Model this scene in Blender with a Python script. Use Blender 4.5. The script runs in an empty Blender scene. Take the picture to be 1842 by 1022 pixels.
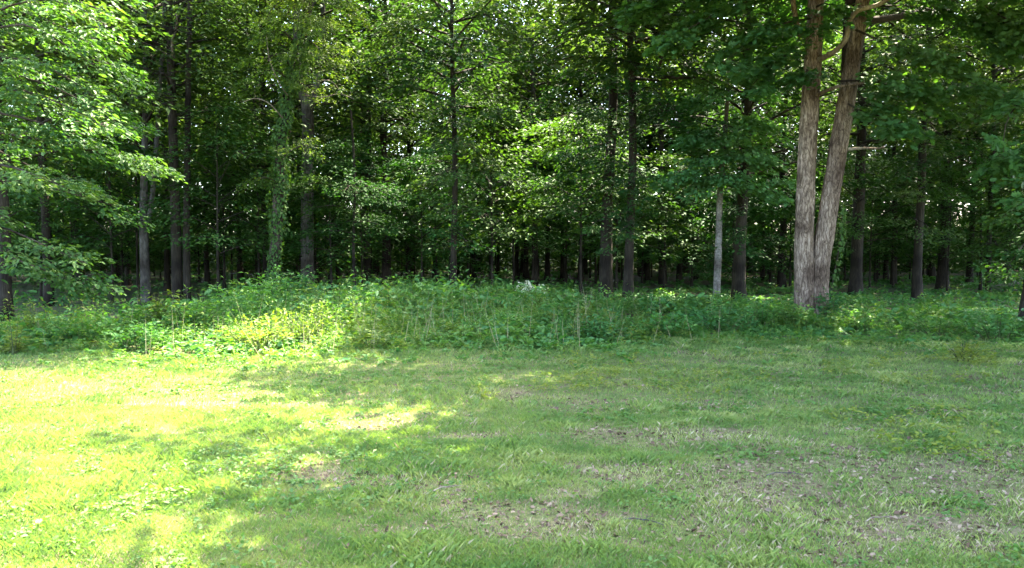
import bpy, math, random
import numpy as np

# ------------------------------------------------------------------ camera, sky, sun, exposure
SC = bpy.context.scene
COL = SC.collection
F, HZ, EYE = 1400.0, 440.0, 2.0            # focal length in photo pixels, horizon row, eye height
cam_d = bpy.data.cameras.new("camera"); cam = bpy.data.objects.new("camera", cam_d); COL.objects.link(cam)
cam_d.sensor_width = 36.0; cam_d.lens = F / 1842 * 36.0; cam_d.clip_end = 2000; cam_d.clip_start = 0.05
cam.location = (0, 0, EYE); cam.rotation_euler = (math.radians(90) - math.atan((511 - HZ) / F), 0, 0)
SC.camera = cam
SUN_EL, SUN_AZ = 60.0, 30.0                # azimuth clockwise from +Y (the view) towards +X
se, sa = math.radians(SUN_EL), math.radians(SUN_AZ)
TO_SUN = np.array([math.sin(sa) * math.cos(se), math.cos(sa) * math.cos(se), math.sin(se)])
w = bpy.data.worlds.new("World"); SC.world = w; w.use_nodes = True
wn = w.node_tree.nodes; wl = w.node_tree.links
sky = wn.new("ShaderNodeTexSky"); sky.sky_type = 'NISHITA'; sky.sun_disc = False
sky.sun_elevation = se; sky.sun_rotation = sa; sky.air_density = 0.8; sky.dust_density = 3.0; sky.ozone_density = 0.6
wl.new(sky.outputs[0], wn["Background"].inputs[0]); wn["Background"].inputs[1].default_value = 0.15
sun_d = bpy.data.lights.new("sun", 'SUN'); sun_d.energy = 3.9; sun_d.angle = math.radians(0.55); sun_d.color = (1.0, 0.90, 0.72)
sun = bpy.data.objects.new("sun", sun_d); COL.objects.link(sun)
import mathutils
sun.rotation_euler = mathutils.Vector(TO_SUN).to_track_quat('Z', 'Y').to_euler(); sun.location = (40, 30, 60)
SC.view_settings.view_transform = 'Standard'; SC.view_settings.look = 'None'
SC.view_settings.exposure = 4.28; SC.view_settings.gamma = 1.0; SC.view_settings.use_curve_mapping = False
SC.render.engine = 'CYCLES'
cy = SC.cycles
cy.max_bounces = 10; cy.diffuse_bounces = 6; cy.glossy_bounces = 2; cy.transmission_bounces = 8; cy.transparent_max_bounces = 4
cy.caustics_reflective = False; cy.caustics_refractive = False; cy.sample_clamp_indirect = 6.0

rng = np.random.default_rng(7)
random.seed(7)

# ------------------------------------------------------------------ helpers
def vnoise(x, y, seed=0):
    xi = np.floor(x).astype(np.int64); yi = np.floor(y).astype(np.int64)
    fx = x - xi; fy = y - yi
    fx = fx * fx * (3 - 2 * fx); fy = fy * fy * (3 - 2 * fy)
    def h(a, b):
        n = (a * 374761393 + b * 668265263 + seed * 974634777) & 0x7fffffff
        n = ((n ^ (n >> 13)) * 1274126177) & 0x7fffffff
        return ((n ^ (n >> 16)) & 0xffff) / 65535.0
    return (h(xi, yi) * (1 - fx) + h(xi + 1, yi) * fx) * (1 - fy) + (h(xi, yi + 1) * (1 - fx) + h(xi + 1, yi + 1) * fx) * fy
def fbm(x, y, seed=0, o=4):
    s, a, t = 0.0, 0.5, 0.0
    for k in range(o):
        s = s + a * vnoise(x * 2 ** k, y * 2 ** k, seed + k); t += a; a *= 0.5
    return s / t
def gz(x, y):
    x = np.asarray(x, float); y = np.asarray(y, float)
    return 0.10 * (fbm(x / 5 + 40, y / 5 + 40, 3, 3) - 0.5) + 0.03 * (vnoise(x * 1.3 + 9, y * 1.3, 5) - .5)
def at(u, d):                                   # world x of photo column u at depth d
    return (u - 921.0) / F * d
def pt(u, v, d):                                # world point of photo pixel (u,v) at depth d
    return np.array([at(u, d), d, EYE - (v - HZ) / F * d])
def unit(a):
    return a / np.maximum(np.linalg.norm(a, axis=-1, keepdims=True), 1e-9)

class MB:
    def __init__(self): self.v = []; self.f = {3: [], 4: []}; self.m = {3: [], 4: []}; self.t = []; self.n = 0
    def add(self, v, f, tint=0.5, mat=0):
        v = np.asarray(v, float); f = np.asarray(f, np.int64)
        self.v.append(v); k = f.shape[1]
        self.f[k].append(f + self.n); self.m[k].append(np.full(len(f), mat, np.int32))
        self.t.append(np.broadcast_to(np.asarray(tint, float), (len(v),)).copy()); self.n += len(v)
    def mesh(self, name, mats, smooth=True):
        V = np.concatenate(self.v); me = bpy.data.meshes.new(name)
        parts, starts, mi, off = [], [], [], 0
        for k in (3, 4):
            if self.f[k]:
                A = np.concatenate(self.f[k]); parts.append(A.ravel()); starts.append(off + np.arange(len(A)) * k)
                off += A.size; mi.append(np.concatenate(self.m[k]))
        L = np.concatenate(parts); S = np.concatenate(starts); MI = np.concatenate(mi)
        me.vertices.add(len(V)); me.vertices.foreach_set("co", V.astype(np.float32).ravel())
        me.loops.add(len(L)); me.loops.foreach_set("vertex_index", L.astype(np.int32))
        me.polygons.add(len(S)); me.polygons.foreach_set("loop_start", S.astype(np.int32))
        me.polygons.foreach_set("material_index", MI)
        me.polygons.foreach_set("use_smooth", np.full(len(S), smooth, bool))
        at_ = me.attributes.new("tint", 'FLOAT', 'POINT'); at_.data.foreach_set("value", np.concatenate(self.t).astype(np.float32))
        for m in (mats if isinstance(mats, (list, tuple)) else [mats]): me.materials.append(m)
        me.update(calc_edges=True)
        return me
    def build(self, name, mats, parent=None, smooth=True, loc=None):
        o = bpy.data.objects.new(name, self.mesh(name, mats, smooth)); COL.objects.link(o)
        if parent is not None: o.parent = parent
        if loc is not None: o.location = loc
        return o

def empty(name, loc, rz=0.0):
    o = bpy.data.objects.new(name, None); COL.objects.link(o); o.location = loc; o.rotation_euler = (0, 0, rz)
    o.empty_display_size = 0.3
    return o
def tag(o, label, cat, group=None):
    o["label"] = label; o["category"] = cat
    if group: o["group"] = group
    return o
def kind(o, k): o["kind"] = k; return o
def copy_of(src, parent):
    c = src.copy(); COL.objects.link(c); c.parent = parent
    return c

def tube(mb, P, R, sides=6, tint=0.5, mat=0, rough=None):
    P = np.asarray(P, float); R = np.asarray(R, float); n = len(P)
    T = unit(np.gradient(P, axis=0))
    ref = np.array([0.0, 0.0, 1.0]) if abs(T[:, 2]).mean() < 0.75 else np.array([1.0, 0.0, 0.0])
    A = unit(np.cross(T, ref)); B = np.cross(T, A)
    th = np.arange(sides) * 2 * math.pi / sides
    rr = R[:, None] * np.ones((1, sides))
    if rough is not None: rr = rr * rough(P, th)
    V = P[:, None] + rr[..., None] * (np.cos(th)[None, :, None] * A[:, None] + np.sin(th)[None, :, None] * B[:, None])
    i = np.arange(n - 1)[:, None] * sides; j = np.arange(sides)[None]; k = (j + 1) % sides
    Q = np.stack([i + j, i + k, i + sides + k, i + sides + j], -1).reshape(-1, 4)
    mb.add(V.reshape(-1, 3), Q, tint, mat)

def curve(pts, n):                               # smooth polyline through control points
    pts = np.asarray(pts, float); m = len(pts); t = np.linspace(0, m - 1, n)
    i = np.clip(t.astype(int), 0, m - 2); f = (t - i)[:, None]
    g = lambda k: pts[np.clip(k, 0, m - 1)]
    p0, p1, p2, p3 = g(i - 1), g(i), g(i + 1), g(i + 2)
    return 0.5 * (2 * p1 + (p2 - p0) * f + (2 * p0 - 5 * p1 + 4 * p2 - p3) * f ** 2 + (3 * p1 - p0 - 3 * p2 + p3) * f ** 3)

RHOMB = (np.array([[0, 0, 0], [.42, -.5, .07], [1, 0, -.07], [.42, .5, .07]]), np.array([[0, 1, 2], [0, 2, 3]]))
OVAL = (np.array([[0, 0, 0], [.28, -.46, .07], [.66, -.40, .03], [1, 0, -.12], [.66, .40, .03], [.28, .46, .07]]),
        np.array([[0, 1, 2], [0, 2, 3], [0, 3, 4], [0, 4, 5]]))
_h = [(.12, .08), (.30, .36), (.38, .15), (.55, .5), (.64, .19), (.80, .36), (.86, .12)]
_ok = [(0, 0)] + [(a, -b) for a, b in _h] + [(1, 0)] + [(a, b) for a, b in _h[::-1]]
OAK = (np.array([[.5, 0, -.02]] + [[a, b, .10 * abs(b) - .12 * a * a] for a, b in _ok]),
       np.array([[0, 1 + i, 1 + (i + 1) % len(_ok)] for i in range(len(_ok))]))

def leaves(mb, P, axis, nrm, L, W, tint, tmpl=RHOMB, mat=0):
    N = len(P); axis = unit(axis); side = unit(np.cross(nrm, axis)); nrm = np.cross(axis, side)
    tv, tf = tmpl; L = np.broadcast_to(L, (N,)); W = np.broadcast_to(W, (N,))
    V = (P[:, None] + (axis * L[:, None])[:, None] * tv[None, :, :1] + (side * W[:, None])[:, None] * tv[None, :, 1:2]
         + (nrm * L[:, None])[:, None] * tv[None, :, 2:3])
    Fc = tf[None] + (np.arange(N) * len(tv))[:, None, None]
    mb.add(V.reshape(-1, 3), Fc.reshape(-1, tf.shape[1]), np.repeat(np.broadcast_to(tint, (N,)), len(tv)), mat)

def sprays(mb, C, out, r, n, L, tmpl=RHOMB, thick=0.135, droop=0.35, r_=rng, mat=0, tint0=None, ratio=.5, tilt=.42, tspread=.16):
    """n leaves about each spray centre C, in a flat plate that points along OUT and droops at its end."""
    M = len(C); r = np.broadcast_to(r, (M,)); out = unit(out * np.array([1, 1, .4]))
    up = np.array([0, 0, 1.0]); sd = unit(np.cross(up[None], out))
    a = r_.uniform(-1, 1, (M, n)); b = r_.normal(0, .42, (M, n)) * (1.15 - np.abs(a) * .5); c = r_.normal(0, 1, (M, n)) * thick
    P = C[:, None] + r[:, None, None] * (out[:, None] * a[..., None] + sd[:, None] * b[..., None] + up * (c - droop * np.maximum(a, 0) ** 2 * .8)[..., None])
    ax = out[:, None] * (0.75 + .3 * r_.normal(0, 1, (M, n, 1))) + sd[:, None] * (np.sign(b) * r_.uniform(.2, 1.1, (M, n)))[..., None] - up * r_.uniform(-.05, .75, (M, n, 1)) * (droop + .35)
    nr = up + r_.normal(0, tilt, (M, n, 3))
    t0 = r_.uniform(.3, .7, (M, 1)) if tint0 is None else np.broadcast_to(tint0, (M,))[:, None]
    ti = np.clip(t0 + r_.normal(0, tspread, (M, n)), 0, 1)
    Ls = L * r_.uniform(.62, 1.25, (M, n))
    leaves(mb, P.reshape(-1, 3), ax.reshape(-1, 3), nr.reshape(-1, 3), Ls.ravel(), Ls.ravel() * ratio, ti.ravel(), tmpl, mat)

# ------------------------------------------------------------------ materials
def new_mat(name):
    m = bpy.data.materials.new(name); m.use_nodes = True; nt = m.node_tree; nt.nodes.clear()
    return m, nt.nodes, nt.links
def ramp(N, stops):
    r = N.new("ShaderNodeValToRGB"); e = r.color_ramp.elements
    while len(e) < len(stops): e.new(0.5)
    for k, (p, c) in enumerate(stops): e[k].position = p; e[k].color = (*c, 1)
    return r
def leaf_mat(name, dark, mid, light, trans=(1.35, 1.5, .35), mix=.42, rough=.58, spec=.2, objvar=.12):
    m, N, Lk = new_mat(name)
    a = N.new("ShaderNodeAttribute"); a.attribute_name = "tint"
    r = ramp(N, [(0.0, dark), (.5, mid), (1.0, light)]); Lk.new(a.outputs["Fac"], r.inputs[0])
    oi = N.new("ShaderNodeObjectInfo"); hs = N.new("ShaderNodeHueSaturation")
    mr = N.new("ShaderNodeMapRange"); mr.inputs[3].default_value = 1 - objvar; mr.inputs[4].default_value = 1 + objvar
    Lk.new(oi.outputs["Random"], mr.inputs[0]); Lk.new(mr.outputs[0], hs.inputs["Value"])
    mh = N.new("ShaderNodeMapRange"); mh.inputs[3].default_value = .5 + .10 * objvar; mh.inputs[4].default_value = .5 - .12 * objvar
    Lk.new(oi.outputs["Random"], mh.inputs[0]); Lk.new(mh.outputs[0], hs.inputs["Hue"])
    Lk.new(r.outputs[0], hs.inputs["Color"])
    p = N.new("ShaderNodeBsdfPrincipled"); p.inputs["Roughness"].default_value = rough; p.inputs["Specular IOR Level"].default_value = spec
    Lk.new(hs.outputs[0], p.inputs["Base Color"])
    mm = N.new("ShaderNodeMix"); mm.data_type = 'RGBA'; mm.blend_type = 'MULTIPLY'; mm.inputs[0].default_value = 1.0
    Lk.new(hs.outputs[0], mm.inputs[6]); mm.inputs[7].default_value = (*trans, 1)
    t = N.new("ShaderNodeBsdfTranslucent"); Lk.new(mm.outputs[2], t.inputs[0])
    mx = N.new("ShaderNodeMixShader"); mx.inputs[0].default_value = mix
    Lk.new(p.outputs[0], mx.inputs[1]); Lk.new(t.outputs[0], mx.inputs[2])
    o = N.new("ShaderNodeOutputMaterial"); Lk.new(mx.outputs[0], o.inputs[0])
    return m
def bark_mat(name, c0, c1, c2, vs=(26, 26, 3.2), bump=.5, moss=None, plates=None):
    m, N, Lk = new_mat(name)
    tc = N.new("ShaderNodeTexCoord"); mp = N.new("ShaderNodeMapping"); mp.inputs["Scale"].default_value = vs
    Lk.new(tc.outputs["Object"], mp.inputs[0])
    n1 = N.new("ShaderNodeTexNoise"); n1.inputs["Scale"].default_value = 1.0; n1.inputs["Detail"].default_value = 6; n1.inputs["Roughness"].default_value = .62
    n1.inputs["Distortion"].default_value = .5; Lk.new(mp.outputs[0], n1.inputs[0])
    r = ramp(N, [(.30, c0), (.50, c1), (.70, c2)]); Lk.new(n1.outputs[0], r.inputs[0])
    n2 = N.new("ShaderNodeTexNoise"); n2.inputs["Scale"].default_value = 1.1; n2.inputs["Detail"].default_value = 6; Lk.new(tc.outputs["Object"], n2.inputs[0])
    r2 = ramp(N, [(.38, (.42, .37, .33)), (.62, (1.28, 1.25, 1.18))]); Lk.new(n2.outputs[0], r2.inputs[0])
    mm = N.new("ShaderNodeMix"); mm.data_type = 'RGBA'; mm.blend_type = 'MULTIPLY'; mm.inputs[0].default_value = 1
    Lk.new(r.outputs[0], mm.inputs[6]); Lk.new(r2.outputs[0], mm.inputs[7])
    col = mm.outputs[2]; height = n1.outputs[0]
    if plates:
        wn_ = N.new("ShaderNodeTexNoise"); wn_.inputs["Scale"].default_value = 5.0; wn_.inputs["Detail"].default_value = 4; Lk.new(tc.outputs["Object"], wn_.inputs[0])
        sc_ = N.new("ShaderNodeVectorMath"); sc_.operation = 'SCALE'; sc_.inputs[3].default_value = .16; Lk.new(wn_.outputs[1], sc_.inputs[0])
        ad = N.new("ShaderNodeVectorMath"); ad.operation = 'ADD'; Lk.new(tc.outputs["Object"], ad.inputs[0]); Lk.new(sc_.outputs[0], ad.inputs[1])
        mp2 = N.new("ShaderNodeMapping"); mp2.inputs["Scale"].default_value = plates; Lk.new(ad.outputs[0], mp2.inputs[0])
        vo = N.new("ShaderNodeTexVoronoi"); vo.feature = 'DISTANCE_TO_EDGE'; vo.inputs["Scale"].default_value = 1.0; Lk.new(mp2.outputs[0], vo.inputs[0])
        rv = ramp(N, [(.0, (.36, .33, .30)), (.09, (.74, .72, .70)), (.24, (1.0, 1.0, 1.0))]); Lk.new(vo.outputs[0], rv.inputs[0])
        mv = N.new("ShaderNodeMix"); mv.data_type = 'RGBA'; mv.blend_type = 'MULTIPLY'; mv.inputs[0].default_value = 1; Lk.new(col, mv.inputs[6]); Lk.new(rv.outputs[0], mv.inputs[7]); col = mv.outputs[2]
        ma = N.new("ShaderNodeMath"); ma.operation = 'MULTIPLY_ADD'; ma.inputs[1].default_value = .5; Lk.new(n1.outputs[0], ma.inputs[0])
        mn = N.new("ShaderNodeMath"); mn.operation = 'MINIMUM'; mn.inputs[1].default_value = .3; Lk.new(vo.outputs[0], mn.inputs[0]); Lk.new(mn.outputs[0], ma.inputs[2]); height = ma.outputs[0]
    if moss:
        n3 = N.new("ShaderNodeTexNoise"); n3.inputs["Scale"].default_value = 3.1; n3.inputs["Detail"].default_value = 5; Lk.new(tc.outputs["Object"], n3.inputs[0])
        r3 = ramp(N, [(.55, (0, 0, 0)), (.70, (.75, .75, .75))]); Lk.new(n3.outputs[0], r3.inputs[0])
        m2 = N.new("ShaderNodeMix"); m2.data_type = 'RGBA'; Lk.new(r3.outputs[0], m2.inputs[0]); Lk.new(col, m2.inputs[6]); m2.inputs[7].default_value = (*moss, 1)
        col = m2.outputs[2]
    p = N.new("ShaderNodeBsdfPrincipled"); p.inputs["Roughness"].default_value = .9; p.inputs["Specular IOR Level"].default_value = .15
    Lk.new(col, p.inputs["Base Color"])
    b = N.new("ShaderNodeBump"); b.inputs["Strength"].default_value = bump; b.inputs["Distance"].default_value = .03
    Lk.new(height, b.inputs["Height"]); Lk.new(b.outputs[0], p.inputs["Normal"])
    o = N.new("ShaderNodeOutputMaterial"); Lk.new(p.outputs[0], o.inputs[0])
    return m

M = {}
M['oak_leaf'] = leaf_mat("oak_leaf", (.032, .088, .024), (.054, .128, .034), (.086, .165, .044), mix=.40)
M['maple_leaf'] = leaf_mat("maple_leaf", (.058, .150, .050), (.082, .192, .064), (.110, .215, .074), mix=.40)
M['edge_leaf'] = leaf_mat("edge_leaf", (.026, .070, .019), (.048, .108, .027), (.090, .150, .038), mix=.42)
M['wood_leaf'] = leaf_mat("wood_leaf", (.022, .052, .015), (.037, .076, .020), (.058, .102, .026), trans=(1.2, 1.3, .4), mix=.36, spec=.08, objvar=.22)
M['locust_leaf'] = leaf_mat("locust_leaf", (.036, .074, .013), (.065, .112, .018), (.100, .145, .024), mix=.48)
M['ivy_leaf'] = leaf_mat("ivy_leaf", (.030, .070, .016), (.052, .105, .022), (.085, .145, .028), mix=.38)
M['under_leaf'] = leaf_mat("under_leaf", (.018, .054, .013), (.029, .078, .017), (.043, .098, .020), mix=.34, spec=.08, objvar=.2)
M['weed_leaf'] = leaf_mat("weed_leaf", (.038, .115, .026), (.070, .168, .036), (.120, .200, .046), mix=.40, objvar=.15)
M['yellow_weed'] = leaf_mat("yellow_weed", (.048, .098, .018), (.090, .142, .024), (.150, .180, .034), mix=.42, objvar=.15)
M['pale_flower'] = leaf_mat("pale_flower", (.30, .33, .20), (.48, .49, .33), (.62, .61, .45), trans=(1, 1, .9), mix=.3, rough=.7)
M['grass_blade'] = leaf_mat("grass_blade", (.076, .140, .036), (.142, .205, .052), (.250, .265, .100), trans=(1.25, 1.35, .5), mix=.40, rough=.5, objvar=0)
M['clover_leaf'] = leaf_mat("clover_leaf", (.056, .118, .026), (.086, .158, .034), (.135, .200, .046), mix=.38)
M['bramble_leaf'] = leaf_mat("bramble_leaf", (.032, .110, .030), (.054, .150, .040), (.090, .185, .050), mix=.36)
M['dry_grass'] = leaf_mat("dry_grass", (.20, .16, .085), (.30, .25, .14), (.40, .35, .21), trans=(1, 1, .9), mix=.25, rough=.7, objvar=0)
M['dead_leaf'] = leaf_mat("dead_leaf", (.040, .023, .014), (.130, .084, .052), (.290, .220, .150), trans=(1, .9, .7), mix=.15, rough=.7, objvar=0)
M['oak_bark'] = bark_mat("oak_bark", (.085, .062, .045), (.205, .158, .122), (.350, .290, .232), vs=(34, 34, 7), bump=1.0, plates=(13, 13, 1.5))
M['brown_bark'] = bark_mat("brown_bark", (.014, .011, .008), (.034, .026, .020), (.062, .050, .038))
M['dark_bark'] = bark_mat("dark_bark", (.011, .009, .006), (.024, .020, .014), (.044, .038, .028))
M['grey_bark'] = bark_mat("grey_bark", (.035, .033, .029), (.075, .070, .062), (.125, .117, .105), vs=(14, 14, 5), bump=.35)
M['pale_bark'] = bark_mat("pale_bark", (.07, .065, .055), (.15, .14, .125), (.25, .24, .22), vs=(13, 13, 16), bump=.4, moss=(.06, .075, .05))
M['dead_wood'] = bark_mat("dead_wood", (.10, .075, .055), (.20, .165, .125), (.33, .285, .23), vs=(18, 18, 6), bump=.5)
M['green_stem'] = bark_mat("green_stem", (.05, .07, .03), (.08, .11, .04), (.12, .14, .06))

def ground_mat():
    m, N, Lk = new_mat("ground_soil")
    tc = N.new("ShaderNodeTexCoord")
    def noise(s, d=6, ro=.6, sc=None):
        n = N.new("ShaderNodeTexNoise"); n.inputs["Scale"].default_value = s; n.inputs["Detail"].default_value = d; n.inputs["Roughness"].default_value = ro
        if sc:
            mp = N.new("ShaderNodeMapping"); mp.inputs["Scale"].default_value = sc; Lk.new(tc.outputs["Object"], mp.inputs[0]); Lk.new(mp.outputs[0], n.inputs[0])
        else: Lk.new(tc.outputs["Object"], n.inputs[0])
        return n
    n1 = noise(16, 8, .7); soil = ramp(N, [(.3, (.055, .038, .024)), (.5, (.150, .108, .070)), (.68, (.27, .205, .145))]); Lk.new(n1.outputs[0], soil.inputs[0])
    n2 = noise(9, 8, .75); thatch = ramp(N, [(.3, (.045, .062, .018)), (.55, (.095, .108, .034)), (.75, (.18, .155, .072))]); Lk.new(n2.outputs[0], thatch.inputs[0])
    n3 = noise(1.1, 5, .6, (1, 2.1, 1)); k = ramp(N, [(.46, (0, 0, 0)), (.68, (.75, .75, .75))]); Lk.new(n3.outputs[0], k.inputs[0])
    mx = N.new("ShaderNodeMix"); mx.data_type = 'RGBA'; Lk.new(k.outputs[0], mx.inputs[0]); Lk.new(thatch.outputs[0], mx.inputs[6]); Lk.new(soil.outputs[0], mx.inputs[7])
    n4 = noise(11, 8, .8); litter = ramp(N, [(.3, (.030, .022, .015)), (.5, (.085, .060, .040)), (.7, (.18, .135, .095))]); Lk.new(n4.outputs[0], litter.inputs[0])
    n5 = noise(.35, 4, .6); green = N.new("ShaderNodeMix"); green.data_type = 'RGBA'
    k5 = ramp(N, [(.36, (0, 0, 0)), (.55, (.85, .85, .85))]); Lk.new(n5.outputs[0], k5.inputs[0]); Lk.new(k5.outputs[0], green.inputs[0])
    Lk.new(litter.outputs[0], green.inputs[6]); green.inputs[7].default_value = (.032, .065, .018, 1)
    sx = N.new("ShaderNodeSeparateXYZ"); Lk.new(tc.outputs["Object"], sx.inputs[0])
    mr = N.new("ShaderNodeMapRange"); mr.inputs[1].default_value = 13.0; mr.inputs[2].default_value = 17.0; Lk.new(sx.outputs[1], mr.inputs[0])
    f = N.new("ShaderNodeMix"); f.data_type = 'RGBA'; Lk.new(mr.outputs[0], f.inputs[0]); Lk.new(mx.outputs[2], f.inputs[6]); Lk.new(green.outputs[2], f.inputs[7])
    p = N.new("ShaderNodeBsdfPrincipled"); p.inputs["Roughness"].default_value = .95; p.inputs["Specular IOR Level"].default_value = .1
    Lk.new(f.outputs[2], p.inputs["Base Color"])
    b = N.new("ShaderNodeBump"); b.inputs["Strength"].default_value = .7; b.inputs["Distance"].default_value = .03; Lk.new(n1.outputs[0], b.inputs["Height"]); Lk.new(b.outputs[0], p.inputs["Normal"])
    o = N.new("ShaderNodeOutputMaterial"); Lk.new(p.outputs[0], o.inputs[0])
    return m

# ------------------------------------------------------------------ the ground
def make_ground():
    xs = np.unique(np.concatenate([np.linspace(-600, -45, 12), np.linspace(-45, 45, 181), np.linspace(45, 600, 12)]))
    ys = np.unique(np.concatenate([np.linspace(-300, -6, 10), np.linspace(-6, 40, 130), np.linspace(40, 110, 40), np.linspace(110, 900, 12)]))
    X, Y = np.meshgrid(xs, ys); Z = gz(X, Y)
    V = np.stack([X, Y, Z], -1).reshape(-1, 3); nx, ny = len(xs), len(ys)
    i = (np.arange(ny - 1)[:, None] * nx + np.arange(nx - 1)[None]).ravel()
    mb = MB(); mb.add(V, np.stack([i, i + 1, i + nx + 1, i + nx], -1)); kind(mb.build("ground", ground_mat()), "structure")
make_ground()

# ------------------------------------------------------------------ trees
LAND = [(265, "pale forked trunk"), (322, "black double trunk"), (505, "ivy-clad tree"), (556, "grey forked tree"), (815, "straight black trunk with low base"),
        (1092, "thick dark pair of trunks"), (1290, "pale slim sapling"), (1465, "two-stemmed oak"), (1650, "straight dark trunk right of the oak")]

def trunk_mesh(H, r, seed, mat, sides=9, lean=(0, 0), fork=None):
    g = np.random.default_rng(seed); mb = MB(); n = 16
    z = np.linspace(-.25, H, n); ph = g.uniform(0, 6.28, 4); a = H / 170
    P = np.stack([a * np.sin(z * .35 + ph[0]) + a * .4 * np.sin(z * .9 + ph[1]) + lean[0] * np.maximum(z, 0) / H, a * np.sin(z * .3 + ph[2]) + a * .4 * np.sin(z + ph[3]) + lean[1] * np.maximum(z, 0) / H, z], -1)
    P[:, :2] -= P[1, :2]
    R = r * (1 - .80 * np.clip(z / H, 0, 1) ** 1.05) * (1 + .45 * np.exp(-np.maximum(z, 0) / .35))
    tube(mb, P, R, sides, rough=lambda P, th: 1 + .07 * np.sin(th[None] * 3 + ph[0] + P[:, 2:3] * .2) + .05 * g.normal(0, 1, (len(P), sides)))
    if fork:
        zf, dx, dy = fork; b = np.array([np.interp(zf, z, P[:, k]) for k in range(3)]); L = H - zf
        Q = curve([b, b + np.array([dx * .35, dy * .35, L * .18]), b + np.array([dx * .8, dy * .8, L * .5]), b + np.array([dx, dy, L])], 9)
        tube(mb, Q, np.linspace(np.interp(zf, z, R) * .85, .03, 9), 8)
    return mb.mesh("trunk", mat)

def crown_mesh(H, z0, R, nl, ns, nleaf, L, seed, mats, tmpl=RHOMB, r_spray=.8, tw=.05, droop=.35, tilt=.42, top=.93, even=False):
    g = np.random.default_rng(seed); mb = MB(); C, O, Rs = [], [], []
    for i in range(nl):
        t = (i + g.uniform(.2, .8)) / nl; z = z0 + (H * top - z0) * t
        Rz = R * (.62 + .5 * math.sin(math.pi * min(1, t * 1.1 + .18))) * (1 - .55 * max(0, t - .6) / .4)
        az = i * 2.39996 + g.uniform(-.5, .5); ln = Rz * (g.uniform(.6, 1.12) if not even else g.uniform(.86, 1.04)); rise = ln * (g.uniform(.0, .35) + .6 * t)
        d = np.array([math.cos(az), math.sin(az), 0]); s = np.array([-d[1], d[0], 0]); bend = g.uniform(-.3, .3) * ln
        Q = curve([[0, 0, z], d * ln * .35 + s * bend * .3 + [0, 0, z + rise * .55], d * ln * .7 + s * bend * .8 + [0, 0, z + rise * .9], d * ln + s * bend + [0, 0, z + rise * .85 - .1 * ln]], 7)
        tube(mb, Q, np.linspace(tw * (1.1 - .6 * t), .008, 7), 4, mat=1)
        for k in range(ns):
            q = (g.uniform(.28, 1.0) if not even else math.sqrt(g.uniform(.06, 1.0))) if k else 1.0; j = q * 6; a = int(min(j, 5)); p = Q[a] + (Q[a + 1] - Q[a]) * (j - a)
            off = s * g.normal(0, .17 if even else .28) * ln * (.4 + .6 * q)
            c = p + off + [0, 0, g.normal(0, .18)]
            if np.linalg.norm(off) > .5: tube(mb, curve([p, (p + c) / 2 + [0, 0, .08], c], 4), np.linspace(.014, .005, 4), 3, mat=1)
            C.append(c); O.append(d + off / max(ln, .1)); Rs.append(r_spray * g.uniform(.7, 1.3))
    C, O, Rs = np.array(C), np.array(O), np.array(Rs)
    sprays(mb, C, O, Rs, nleaf, L, tmpl, r_=g, droop=droop, tilt=tilt)
    return mb.mesh("crown", mats)

def empty_tree(name, x, y, rz=0.0):
    return empty(name, (float(x), float(y), float(gz(x, y))), rz)

# --- generic stock of trunks and crowns that the wood shares
WL = [M['wood_leaf'], M['dark_bark']]; UL = [M['under_leaf'], M['dark_bark']]; EL = [M['edge_leaf'], M['brown_bark']]
TALL = [(H, crown_mesh(H, z0, R, 46, 5, 40, .25, 100 + k, WL, r_spray=.95, tw=.06, tilt=.30)) for k, (H, z0, R) in
        enumerate([(19, 5.2, 3.6), (18, 4.4, 3.9), (20, 6.2, 3.4), (17, 3.8, 3.8), (19, 7.0, 4.0), (16, 5.0, 3.3)])]
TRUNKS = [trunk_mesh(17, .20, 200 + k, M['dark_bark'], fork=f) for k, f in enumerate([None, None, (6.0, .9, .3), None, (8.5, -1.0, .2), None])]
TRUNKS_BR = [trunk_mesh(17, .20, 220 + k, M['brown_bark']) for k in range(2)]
UNDER = [(H, trunk_mesh(H * .9, .05, 300 + k, M['dark_bark'], 6), crown_mesh(H, z0, R, 22, 5, 36, .17, 320 + k, UL, r_spray=.62, tw=.022, droop=.3, tilt=.27))
         for k, (H, z0, R) in enumerate([(6.5, 1.5, 2.2), (5.2, 1.0, 2.0), (7.5, 2.2, 2.5), (4.2, .7, 1.7), (6.0, 2.0, 2.6)])]

def obj_of(name, mesh, parent, scale=None):
    o = bpy.data.objects.new(name, mesh); COL.objects.link(o); o.parent = parent
    if scale is not None: o.scale = scale
    return o
def wood_tree(u, d, dia, label, k=None, kc=None, brown=False, s=None, x=None, off=(0, 0)):
    x = at(u, d) if x is None else x; k = random.randrange(6) if k is None else k; kc = random.randrange(6) if kc is None else kc
    t = empty_tree("forest_tree", x, d, random.uniform(0, 6.28))
    s = random.uniform(.88, 1.12) if s is None else s
    H, cm = TALL[kc]
    f = dia / .40
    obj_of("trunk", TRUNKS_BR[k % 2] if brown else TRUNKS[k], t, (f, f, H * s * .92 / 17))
    c = obj_of("crown", cm, t, (s, s, s)); c.rotation_euler = (0, 0, random.uniform(0, 6.28))
    if off != (0, 0): t.rotation_euler = (0, 0, 0); c.location = (*off, 0)
    tag(t, label, "tree", "trees of the forest")
    return t

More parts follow.
